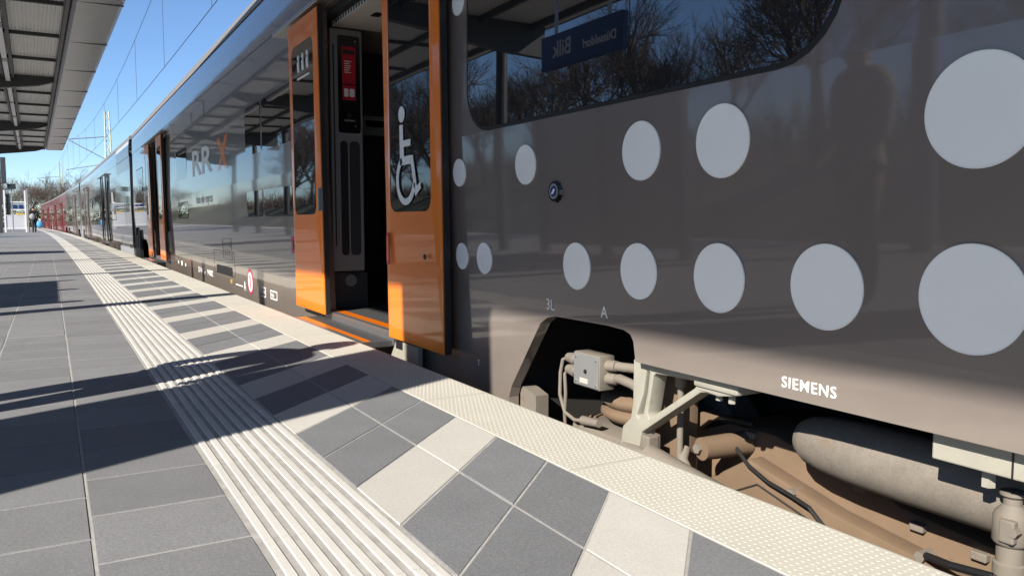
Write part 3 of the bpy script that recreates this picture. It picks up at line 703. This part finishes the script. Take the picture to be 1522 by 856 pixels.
# ---------------- the carriages further along
def shift_bend(t, yc, y0):
    """turn a finished carriage onto the bend"""
    t.rotation_euler = (0, 0, yaw(yc))
    t.location = (DX + .05 + bend(yc) + (yc - y0) * math.sin(yaw(yc)), y0, -.76)
def far_carriage(label, y0, y1, doors, paint, wins, silver=None, dcolor=None):
    t, b = carriage('train_carriage', label, y0, y1, doors, paint, windows=wins, skirt_gaps=[(y0 + .9, y0 + 3.2, 'far'), (y1 - 3.2, y1 - .9, 'far')])
    for d in doors: door_set(t, d, full=False)
    if silver:
        k = MB(); k.prism([(silver[0], -.34), (silver[1], -.34), (silver[1], 2.29), (silver[0], 2.29)], [], DX - .006, DX + .001, lambda y, z: sx(z))
        k.loops([[(x - .010, y, z) for x, z in ROOF[:5]] for y in silver], close=False, cap0=False, cap1=False)
        k.build('end_panel', 'silver_paint', t, recalc=False)
    shift_bend(t, (y0 + y1) / 2, y0)
    return t
def wrow(a, b, n, z0=.75, z1=1.65):
    wd = (b - a) / n; return [(a + i * wd + .12, a + (i + 1) * wd - .12, z0, z1, .06) for i in range(n)]
END_MAT[0] = 'silver_paint'; LEAF_MAT[0] = 'train_paint'
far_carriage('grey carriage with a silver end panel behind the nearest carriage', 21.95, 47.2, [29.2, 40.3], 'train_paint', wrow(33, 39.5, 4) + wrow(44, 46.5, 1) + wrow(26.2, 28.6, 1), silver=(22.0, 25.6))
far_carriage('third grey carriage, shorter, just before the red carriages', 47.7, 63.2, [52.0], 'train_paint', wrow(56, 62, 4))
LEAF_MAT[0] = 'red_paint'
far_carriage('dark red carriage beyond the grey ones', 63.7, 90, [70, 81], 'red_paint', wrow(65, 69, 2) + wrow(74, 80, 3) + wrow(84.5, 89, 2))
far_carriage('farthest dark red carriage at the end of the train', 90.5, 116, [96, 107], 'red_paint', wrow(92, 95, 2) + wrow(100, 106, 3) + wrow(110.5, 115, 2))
k = MB(); k.box(DX + .12, 4.4, 21.4, 21.95, -.2, 2.7); k.build('gangway_bellows', 'black_rubber', c1)
for (yy, zz) in ((20.95, .55), (20.55, .38), (20.1, .5)):
    k = MB(); k.box(DX - .02, DX + .05, yy - .12, yy + .12, -.3, zz); k.build('end_skirt_fin', 'black_rubber', c1)

# ------------------------------------------------------------------ platform canopy
CA = math.atan(.0182)
canopy = thing('platform_canopy', (-2.2, 0, 0), 'steel platform canopy with corrugated underside and grey soffit along the edge', 'canopy')
def cpt(x, y, z): return (x - .0182 * y, y, z)
def cbox(mb, x0, x1, y0, y1, z0, z1):
    b = len(mb.v)
    mb.v += [cpt(*p) for p in ((x0, y0, z0), (x1, y0, z0), (x1, y1, z0), (x0, y1, z0), (x0, y0, z1), (x1, y0, z1), (x1, y1, z1), (x0, y1, z1))]
    for q in ((0, 3, 2, 1), (4, 5, 6, 7), (0, 1, 5, 4), (1, 2, 6, 5), (2, 3, 7, 6), (3, 0, 4, 7)):
        mb.f.append(tuple(b + i for i in q)); mb.m.append(mb.cur)
CY0, CY1 = -9.0, 34.0; XL = -2.40
k = MB()                                                       # smooth folded soffit on the track side
pf = [(.51, 3.32), (.56, 3.285), (1.02, 3.295), (1.06, 3.31), (1.06, 3.345), (.51, 3.50)]
k.loops([[cpt(x, y, z) for x, z in pf] for y in (CY0, CY1)]); k.build('soffit', 'canopy_soffit', canopy)
for y in [CY0 + 2.5 * i for i in range(1, 17)]:
    k = MB(); cbox(k, .56, 1.062, y - .002, y + .002, 3.2835, 3.30); k.build('soffit_joint', 'canopy_steel', canopy)
k = MB(); pitch = .045; prof = []; x = XL + .02
while x < .49:
    prof += [(x, 3.375), (x + pitch * .4, 3.375), (x + pitch * .5, 3.40), (x + pitch * .9, 3.40)]; x += pitch
k.loops([[cpt(a, y, z) for a, z in prof] for y in (CY0, CY1)], close=False, cap0=False, cap1=False); k.build('corrugated_sheet', 'canopy_sheet', canopy, recalc=False)
k = MB(); cbox(k, XL, .51, CY0, CY1, 3.42, 3.50); k.build('roof_deck', 'canopy_steel', canopy)
k = MB(); cbox(k, XL - .04, XL, CY0, CY1, 3.38, 3.52); k.build('fascia', 'canopy_steel', canopy)
for x in (.47, -.20, -.36, -1.3, -2.1):
    k = MB(); cbox(k, x - .022, x + .022, CY0, CY1, 3.29, 3.372); k.build('purlin', 'canopy_steel', canopy)
y = CY0 + .5; i = 0
while y < CY1:
    if abs(((y - 17.5) / 8.0) - round((y - 17.5) / 8.0)) > .05:
        k = MB(); cbox(k, XL + .4, .44, y - .022, y + .022, 3.325, 3.374); k.build('cross_bar', 'canopy_steel', canopy)
    y += 2.0
for y in (-6.5, 1.5, 9.5, 17.5, 25.5, 33.5):
    k = MB(); pts = [(-2.30, 2.95), (-1.6, 2.98), (-.3, 3.13), (.2, 3.20), (.5, 3.30), (.5, 3.374), (-2.30, 3.374)]
    k.loops([[cpt(a, yy, z) for a, z in pts] for yy in (y - .06, y + .06)]); k.build('main_beam', 'canopy_steel', canopy)
for y in [10.1 + 2.65 * i for i in range(9)]:
    k = MB(); cbox(k, -.315, -.245, y, y + 2.3, 3.24, 3.30); lb = k.build('strip_light', 'lamp_white', canopy)
for y in (10.5, 15.1, 19.6, 24.1, 28.6, 33.0, -3.0, -7.5):
    k = MB()
    k.tube([cpt(-2.2, y, -.004), cpt(-2.2, y, 3.36)], .085, 16)
    k.build('column', 'canopy_steel', canopy)
k = MB()
cbox(k, -2.29, -2.13, 1.34, 1.755, -.004, 3.36); cbox(k, -2.29, -2.13, 1.785, 2.18, -.004, 3.36)
k.build('shadow_column', 'canopy_steel', canopy)  # added unseen column, slit in the middle, throws the wide near shadow

# added wall and post for platform shadows, and vending machine, left of the picture
wb = thing('shadow_wall', (-2.42, 8.0, 0), 'added grey wall under the canopy outside the left of the picture, throwing a block shadow', 'windbreak')
k = MB(); k.box(-2.44, -2.41, 6.62, 9.38, .12, 1.80); k.build('panel', 'grey_metal', wb)
for yy in (7.98, 9.40):
    k = MB(); k.box(-2.47, -2.37, yy - .05, yy + .05, -.004, 1.9); k.build('post', 'canopy_steel', wb)
k = MB(); k.box(-2.47, -2.37, 6.51, 6.61, -.004, 1.9); k.build('post', 'canopy_steel', wb)
lp_ = thing('shadow_post', (-4.3, 5.05, 0), 'added grey post at the left platform edge outside the picture, throwing a shadow band', 'shadow post')  # added post, placed so its shadow band crosses the platform
k = MB(); k.tube([(-4.3, 5.05, -.004), (-4.3, 5.05, 4.6)], [.13, .11], 14); k.build('pole', 'grey_metal', lp_)
k = MB(); k.box(-4.42, -3.9, 4.93, 5.17, 4.6, 4.72); k.build('post_head', 'grey_metal', lp_, bevel=.02)
vm = thing('vending_machine', (-2.9, 19.8, 0), 'dark snack vending machine on the platform outside the left of the picture', 'vending machine')
k = MB(); k.box(-3.4, -2.55, 18.9, 20.4, .0, 2.05); k.build('cabinet', 'canopy_steel', vm, bevel=.02)
k = MB(); k.box(-2.552, -2.535, 18.95, 20.35, 1.72, 2.0); k.build('header_print', 'snack_print', vm)
k = MB(); k.box(-2.552, -2.538, 19.3, 20.3, .55, 1.66); k.build('display_window', 'tinted_glass', vm)
for z in (.8, 1.05, 1.3, 1.55):
    k = MB(); k.box(-2.54, -2.532, 19.3, 20.3, z, z + .015); k.build('shelf_edge', 'silver_metal', vm)
k = MB(); k.box(-2.552, -2.53, 19.0, 19.2, 1.0, 1.5); k.build('coin_panel', 'silver_metal', vm)
ws = thing('warning_sign', (-6.5, 33.0, -.9), 'yellow triangular high-voltage sign on a post beyond the platform', 'sign')
k = MB(); k.prism([(32.6, 2.0), (33.4, 2.0), (33.0, 2.7)], [], -6.5, -6.47); k.build('plate', 'yellow', ws)
k = MB(); k.tube([(-6.55, 33, -.95), (-6.55, 33, 2.4)], .05, 8); k.build('post', 'grey_metal', ws)
# hanging station sign, mirrored in the carriage window
sg = thing('station_sign', (-.5, 5.75, 3.3), 'blue hanging station name sign under the canopy mirrored in the carriage window', 'sign')
k = MB(); k.box(-.56, -.50, 5.15, 6.35, 2.07, 2.37); k.build('board', 'sign_blue', sg, bevel=.006)
for (wd_, sz_, yy, al_) in (('Düsseldorf', .105, 5.22, 'LEFT'), ('Bilk', .20, 5.86, 'LEFT')):
    lt_ = text('lettering', wd_, sz_, (0, 0, 0), 'white_print', None, rot=Matrix.Identity(4), align=al_, bold=.002)
    lt_.data.transform(Matrix(((0, 0, 1, -.4985), (1, 0, 0, yy), (0, 1, 0, 2.165), (0, 0, 0, 1)))); adopt(lt_, sg)
for yy in (5.35, 6.15):
    k = MB(); k.tube([(-.53, yy, 2.37), (-.53, yy, 3.38)], .016, 8); k.build('hanger', 'silver_metal', sg)

# ------------------------------------------------------------------ overhead line and lattice mast
def wire_thing(name, label, pts_list, droppers=()):
    mb = MB()
    for pts, r in pts_list: mb.tube(pts, r, 5)
    o = mb.build(name, 'wire'); return o
XW = 3.15
ys = [-10 + i * 5 for i in range(38)]
span = lambda y: ((y - 22.0) / 60.0) % 1.0
def mz(y): u = span(y) * 2 - 1; return 6.9 + 1.1 * u * u
ov = thing('overhead_line', (XW, 0, -.76), 'thin overhead contact line hanging above the train', 'overhead line')
MB().tube([(XW + bend(y), y, 5.15) for y in ys], .009, 5).build('contact_wire', 'wire', ov)
ys2 = [-10 + i * 2.5 for i in range(76)]
MB().tube([(XW + bend(y), y, mz(y)) for y in ys2], .008, 5).build('messenger_wire', 'wire', ov)
for y in [3 + 7.5 * i for i in range(14)]:
    MB().tube([(XW + bend(y), y, 5.15), (XW + bend(y), y, mz(y))], .006, 4).build('dropper', 'wire', ov)
def lattice_mast(x, y, h, label):
    t = thing('lattice_mast', (x, y, -.95), label, 'mast', 'overhead line masts')
    b0, b1 = .36, .17
    def cor(z, i):
        w_ = b0 + (b1 - b0) * z / h; s1, s2 = ((-1, -1), (1, -1), (1, 1), (-1, 1))[i % 4]; return Vector((x + s1 * w_, y + s2 * w_, z - .95))
    for i in range(4):
        MB().tube([cor(0, i), cor(h, i)], .055, 4).build('leg', 'mast_green', t)
    n = 12
    for q in range(n):
        z0, z1 = h * q / n, h * (q + 1) / n
        mb = MB()
        for i in range(4): mb.tube([cor(z0, i + (q % 2)), cor(z1, i + 1 - (q % 2))], .032, 4)
        mb.build('lattice_brace', 'mast_green', t)
    mb = MB(); mb.tube([(x, y, h - 3.2), (XW + bend(y) - .2, y, h - 3.6)], .045, 6); mb.tube([(x, y, h - 5.4), (XW + bend(y), y, h - 3.7)], .04, 6); mb.tube([(x, y, h - 5.6), (XW + bend(y) - .4, y, 5.3)], .035, 6)
    mb.build('cantilever_arm', 'grey_metal', t)
    return t
lattice_mast(6.2 + bend(82), 82, 11.6, 'tall pale green lattice mast rising behind the train roof')
for (yy) in (145, ):
    lattice_mast(6.2 + bend(yy), yy, 11.0, 'distant pale green lattice mast beyond the end of the train')

# ------------------------------------------------------------------ trees
def tree_meshes(seed, H=10.0, twigs=True):
    rg = random.Random(seed); tr = MB(); cr = MB(); count = [0]
    def branch(p, d, L, r, depth):
        n = 3 if depth < 3 else 2; pts = [p]; q = p; dd = d
        for i in range(n):
            dd = (dd + Vector((rg.uniform(-1, 1), rg.uniform(-1, 1), rg.uniform(-.5, .9))) * (.13 + .05 * depth)).normalized()
            q = q + dd * L / n; pts.append(q)
        rad = [r * (1 - .45 * i / n) for i in range(n + 1)]
        (tr if depth < 2 else cr).tube(pts, rad, 7 if depth < 2 else 3, cap=False)
        count[0] += 1
        if depth >= 6 or r < .0055: return
        kids = (4 if depth < 3 else rg.randint(3, 4))
        for i in range(kids):
            f = rg.uniform(.35, 1.0) if i else 1.0
            j = min(n - 1, int(f * n)); a = pts[j].lerp(pts[j + 1], f * n - j) if f < 1 else pts[-1]
            ang = rg.uniform(.3, .95) if i else rg.uniform(.05, .35)
            az = rg.uniform(0, 2 * math.pi)
            u = dd.cross(Vector((0, 0, 1))); u = u.normalized() if u.length > .01 else Vector((1, 0, 0)); v = dd.cross(u)
            nd = (dd * math.cos(ang) + (u * math.cos(az) + v * math.sin(az)) * math.sin(ang)); nd.z += .12; nd.normalize()
            branch(a, nd, L * rg.uniform(.60, .85), max(.006, r * (.66 if i == 0 else rg.uniform(.42, .60))), depth + 1)
    branch(Vector((0, 0, 0)), Vector((0, 0, 1)), H * .26, H * .017, 0)
    a = tr.mesh('trunk'); a.materials.append(M['bark']); b = cr.mesh('crown'); b.materials.append(M['twig'])
    return a, b
TREES = [tree_meshes(s, 10.0) for s in (3, 11, 25, 42)]
def tree(i, x, y, sc, rz, label, group, z=-1.05):
    t = thing('bare_tree', (x, y, z), label, 'tree', group, rz); t.scale = (sc, sc, sc)
    for nm, me in zip(('trunk', 'crown'), TREES[i]):
        o = bpy.data.objects.new(nm, me); COL.objects.link(o); o.parent = t
    return t
rg = random.Random(5)
ORD = ['nearest', 'second', 'third', 'fourth', 'fifth', 'sixth', 'seventh', 'eighth', 'ninth', 'tenth', 'eleventh', 'twelfth', 'thirteenth', 'fourteenth', 'fifteenth', 'sixteenth', 'seventeenth', 'eighteenth', 'nineteenth', 'twentieth', 'twenty-first', 'twenty-second', 'twenty-third', 'twenty-fourth', 'twenty-fifth', 'twenty-sixth', 'twenty-seventh', 'twenty-eighth']
def bank_z(x):
    P_ = [(-9.6, -1.04), (-12.5, .3), (-16.0, 1.7), (-23, 2.3), (-80, 2.6)]
    for (xa, za), (xb, zb) in zip(P_, P_[1:]):
        if xb <= x <= xa: return za + (zb - za) * (x - xa) / (xb - xa)
    return -1.05
bk = MB(); n_ = 40; xs_ = [-9.6, -11, -12.5, -15, -17, -20, -23, -40, -80]
for i in range(n_):
    for xa, xb in zip(xs_, xs_[1:]):
        y0_, y1_ = -40 + i * 5, -35 + i * 5
        bk.face([(xa, y0_, bank_z(xa)), (xa, y1_, bank_z(xa)), (xb, y1_, bank_z(xb)), (xb, y0_, bank_z(xb))])
tag(bk.build('embankment', 'grass', recalc=False), kind='structure')  # added bank, keeps the bright horizon out of the train's reflections
br_ = MB(); r2 = random.Random(77)
for i in range(9000):                                       # added leafless brush on the slope, hides the bright horizon
    x = -r2.uniform(14.5, 24); y = r2.uniform(-12, 110); z = bank_z(x)
    h_ = r2.uniform(.6, 2.2) * (.6 + .8 * abs(noise.noise(Vector((x * .2, y * .2, 0)))))
    d = Vector((r2.uniform(-.5, .5), r2.uniform(-.5, .5), 1)) * h_; c = Vector((x, y, z - .05)); s1 = Vector((r2.uniform(-1, 1), r2.uniform(-1, 1), 0)).normalized() * r2.uniform(.012, .03)
    br_.face([c - s1, c + s1, c + d * .6 + s1 * .7, c + d, c + d * .6 - s1 * .7])
    for q in range(2):
        f = r2.uniform(.3, .8); e = c + d * f; g = e + Vector((r2.uniform(-1, 1), r2.uniform(-1, 1), r2.uniform(.2, 1))) * h_ * .35
        br_.face([e - s1 * .6, e + s1 * .6, g])
ug = br_.build('added_undergrowth', 'twig', recalc=False); tag(ug, 'added leafless brown brush hiding the horizon on the slope left of the tracks', 'added_undergrowth', kind='stuff')
spots = sorted([(3 + i * 3.1 + rg.uniform(-1.1, 1.1), -14.5 - rg.uniform(0, 3.0) - (5.5 if i % 2 else 0)) for i in range(25)])
for i, (y, x) in enumerate(spots):
    tree(i % 4, x, y, rg.uniform(1.0, 1.22), rg.uniform(0, 6.28), ORD[i] + ' bare tree on the embankment left of the tracks, counted from the camera', 'bare trees on the left embankment', bank_z(x) - .1)
FAR = [(-13.5, 138, 1.0), (-10.2, 150, 1.1), (-7.2, 141, 1.0), (-5.0, 152, 1.12), (-2.8, 140, 1.05), (-.8, 146, 1.15), (1.2, 136, 1.15), (3.0, 150, 1.2), (5.2, 142, 1.05), (7.5, 152, 1.0)]
for i, (x, y, sc) in enumerate(sorted(FAR, key=lambda q: q[0] / q[1])):
    tree((i * 3 + 1) % 4, x - .5, y, sc, rg.uniform(0, 6.28), ('leftmost' if i == 0 else ORD[i]) + ' bare tree behind the far platform end' + ('' if i == 0 else ', counted from the left'), 'bare trees at the far end of the platform')
def shrub(x, y, w_, h, label):
    mb = MB(); r2 = random.Random(int(x * 91 + y))
    for i in range(900):
        a = r2.uniform(0, 6.28); q = math.sqrt(r2.random()); zz = r2.random()
        px_, py_, pz = x + w_ * q * math.cos(a), y + w_ * .6 * q * math.sin(a), -1.0 + h * zz * (1 - .5 * q * q)
        s_ = r2.uniform(.10, .22); d1 = Vector((r2.uniform(-1, 1), r2.uniform(-1, 1), r2.uniform(-1, 1))).normalized() * s_; d2 = d1.cross(Vector((r2.uniform(-1, 1), r2.uniform(-1, 1), 1))).normalized() * s_ * .6
        c = Vector((px_, py_, pz)); mb.face([c - d1, c + d2, c + d1, c - d2])
    t = thing('shrub', (x, y, -1.05), label, 'shrub', 'shrubs behind the platform end')
    mb.build('foliage', 'shrub_leaf', t, recalc=False)
    st = MB(); st.tube([(x, y, -1.05), (x + .1, y, h * .5 - 1)], .05, 5); st.build('stem', 'bark', t)
for i in range(10):
    shrub(-14 + i * 2.4, 128 + (i * 37 % 5), 1.9, 3.6 + (i * 13 % 7) * .2, ('leftmost' if i == 0 else ORD[i]) + ' olive brown shrub behind the platform end' + ('' if i == 0 else ', counted from the left'))

# ------------------------------------------------------------------ people
def person(label, loc, rz, H, mats_, lean=0.0, stride=.12, arm=.12, bagside=None):
    """one continuous skinned body, jacket / trousers / skin by height; faces local +Y"""
    V = []; E_ = []; RR = []
    def v(x, y, z, r, ry=None):
        V.append((x * H, (y + (lean * max(0, z - .5))) * H, z * H)); RR.append((r * H, (ry or r) * H)); return len(V) - 1
    def e(a, b): E_.append((a, b)); return b
    pel = v(0, 0, .52, .085, .065); wai = e(pel, v(0, .005, .62, .078, .058)); che = e(wai, v(0, .008, .74, .095, .065)); sho = e(che, v(0, .0, .805, .07, .055)); nek = e(sho, v(0, .004, .85, .034)); jaw = e(nek, v(0, .016, .885, .042, .05)); hd = e(jaw, v(0, .014, .925, .049, .058)); e(hd, v(0, .008, .965, .043, .05))
    for s in (-1, 1):
        a = e(sho, v(s * .09, 0, .80, .048)); a = e(a, v(s * .118, -.005, .76, .042)); a = e(a, v(s * .135, -.01 + .3 * arm * (s > 0), .62, .034)); a = e(a, v(s * .13, .05 + arm * .5, .515, .025)); a = e(a, v(s * .125, .07 + arm * .55, .475, .022)); e(a, v(s * .12, .078 + arm * .55, .435, .016))
        l = e(pel, v(s * .052, 0, .48, .066)); l = e(l, v(s * .055, s * stride * .3 + .01, .285, .046)); l = e(l, v(s * .055, s * stride * .45 - .012, .16, .038)); l = e(l, v(s * .056, s * stride * .6 - .012, .045, .028)); l = e(l, v(s * .058, s * stride * .6 + .02, .022, .026, .022)); e(l, v(s * .062, s * stride * .6 + .085, .018, .022, .016))
    me = bpy.data.meshes.new('body'); me.from_pydata(V, E_, [])
    o = bpy.data.objects.new('body', me); COL.objects.link(o)
    md = o.modifiers.new('skin', 'SKIN'); md.use_smooth_shade = True
    if not me.skin_vertices: me.skin_vertices.new() if hasattr(me.skin_vertices, 'new') else None
    for i, sv in enumerate(me.skin_vertices[0].data): sv.radius = RR[i]; sv.use_root = (i == 0)
    sb = o.modifiers.new('sub', 'SUBSURF'); sb.levels = 2; sb.render_levels = 2
    dg = bpy.context.evaluated_depsgraph_get(); dg.update()
    m2 = bpy.data.meshes.new_from_object(o.evaluated_get(dg)); bpy.data.objects.remove(o)
    m2.materials.clear()
    for q in mats_: m2.materials.append(M[q])
    zmin = min(vv.co.z for vv in m2.vertices)
    for p in m2.polygons:
        z = p.center.z / H; ax = abs(p.center.x / H)
        p.material_index = 3 if z < .05 else (2 if (z > .85 or (z < .47 and ax > .10)) else (1 if z < .50 and ax < .10 else 0))
        p.use_smooth = True
    t = thing('person', loc, label, 'person', None, rz)
    b = bpy.data.objects.new('body', m2); COL.objects.link(b); b.parent = t; b.location = (0, 0, -zmin)
    hy = (.010 + lean * .44) * H
    hm_ = MB(); hm_.ball((0, hy - .012 * H, .945 * H - zmin), .056 * H, .062 * H, .056 * H, 14, 8)
    hh = hm_.build('hair', 'hair', None, smooth=True); hh.parent = t
    fm = MB()
    fy = hy + .062 * H
    fm.ball((0, fy, .905 * H - zmin), .009 * H, .014 * H, .016 * H, 8, 5)
    nn = fm.build('nose', 'skin', None, smooth=True); nn.parent = t
    for s in (-1, 1):
        em_ = MB(); em_.ball((s * .02 * H, fy - .006 * H, .922 * H - zmin), .006 * H, .005 * H, .004 * H, 8, 5); q = em_.build('eye', 'hair', None, smooth=True); q.parent = t
        em_ = MB(); em_.ball((s * .052 * H, hy + .006 * H, .912 * H - zmin), .007 * H, .013 * H, .019 * H, 8, 5); q = em_.build('ear', 'skin', None, smooth=True); q.parent = t
    q = MB(); q.box(-.016 * H, .016 * H, fy - .010 * H, fy - .004 * H, .880 * H - zmin, .884 * H - zmin); q = q.build('mouth', 'red_sign', None); q.parent = t
    return t
YP = 61.0; XP = -1.05 + 0.0
person('person in a black coat with a blue bag walking away along the platform', (XP + .0, YP, 0), R(8), 1.70, ['coat_black', 'trousers', 'skin', 'shoe'], lean=.10, stride=.22)
k = MB(); k.ball((XP + .33, YP - .18, .52), .20, .13, .25, 12, 8); o = k.build('carrier_bag', 'bag_blue', None, smooth=True)
tag(o, 'light blue carrier bag held at the side of the person in black', 'bag')
k = MB(); k.ball((XP - .08, YP - .24, 1.02), .17, .10, .20, 12, 8); o = k.build('rucksack', 'bag_grey', None, smooth=True)
tag(o, 'small grey rucksack on the back of the person in black', 'rucksack')
person('person in a beige jacket standing left of the picture, casting a shadow on the platform', (-.86, 3.22, 0), R(-75), 1.70, ['coat_beige', 'trousers', 'skin', 'shoe'], stride=.06)

# ------------------------------------------------------------------ windbreak, post and monitor far down the platform
fw = thing('windbreak_shelter', (-2.1, 62, 0), 'white framed windbreak with glass panes and a grey lower panel far down the platform', 'windbreak')
x0, x1, yf = -2.68, -1.52, 62.0
for x in (x0, x1):
    k = MB(); k.box(x - .045, x + .045, yf - .05, yf + .05, -.004, 2.75); k.build('post', 'lamp_white', fw)
for z in (.22, 1.08, 1.45, 1.95):
    k = MB(); k.box(x0 + .045, x1 - .045, yf - .03, yf + .03, z, z + .07); k.build('rail', 'lamp_white', fw)
k = MB(); k.box(x0 + .045, x1 - .045, yf - .015, yf + .015, .292, 1.078); k.build('panel', 'silver_paint', fw)
k = MB(); k.box(x0 + .045, x1 - .045, yf - .008, yf + .008, 1.522, 1.948); k.build('pane', 'glass_pane', fw)
k = MB(); k.box(x0 + .10, x0 + .32, yf - .05, yf - .02, 1.15, 2.5); k.build('timetable', 'black_gloss', fw)
k = MB(); k.box(x0 + .45, x0 + .68, yf - .05, yf - .02, 1.55, 1.80); k.build('poster', 'sign_blue', fw)
k = MB(); k.box(x0 + .80, x0 + 1.02, yf - .05, yf - .02, 1.55, 1.80); k.build('poster', 'sign_blue', fw)
k = MB(); k.box(x0 + .6, x1 - .1, yf - .05, yf - .02, 1.16, 1.24); k.build('yellow_strip', 'yellow', fw)
mo = thing('departure_monitor', (-2.2, 60.5, 0), 'small black departure monitor hanging beside the far windbreak', 'monitor')
k = MB(); k.box(-2.42, -1.95, 60.45, 60.6, 2.78, 3.10); k.build('screen', 'black_gloss', mo, bevel=.01)
k = MB(); k.tube([(-2.2, 60.64, -.004), (-2.2, 60.64, 3.0)], .035, 8); k.build('post', 'grey_metal', mo)
cp = thing('steel_column', (-2.75, 58, 0), 'dark steel column at the left edge with a short cross beam', 'column')
k = MB(); k.box(-2.86, -2.62, 57.88, 58.12, -.004, 4.7); k.build('shaft', 'canopy_steel', cp)
k = MB(); k.box(-2.60, -2.34, 57.9, 58.1, 3.0, 4.6); k.build('sign_box', 'canopy_steel', cp)
lp = thing('steel_post', (-1.40, 63, 0), 'slim grey steel post right of the far windbreak', 'post')
k = MB(); k.tube([(-1.40, 63, -.004), (-1.40, 63, 2.95)], [.06, .05], 10); k.build('pole', 'grey_metal', lp)
k = MB(); k.box(-1.48, -1.32, 62.92, 63.08, 2.95, 3.02); k.build('cap', 'canopy_steel', lp)
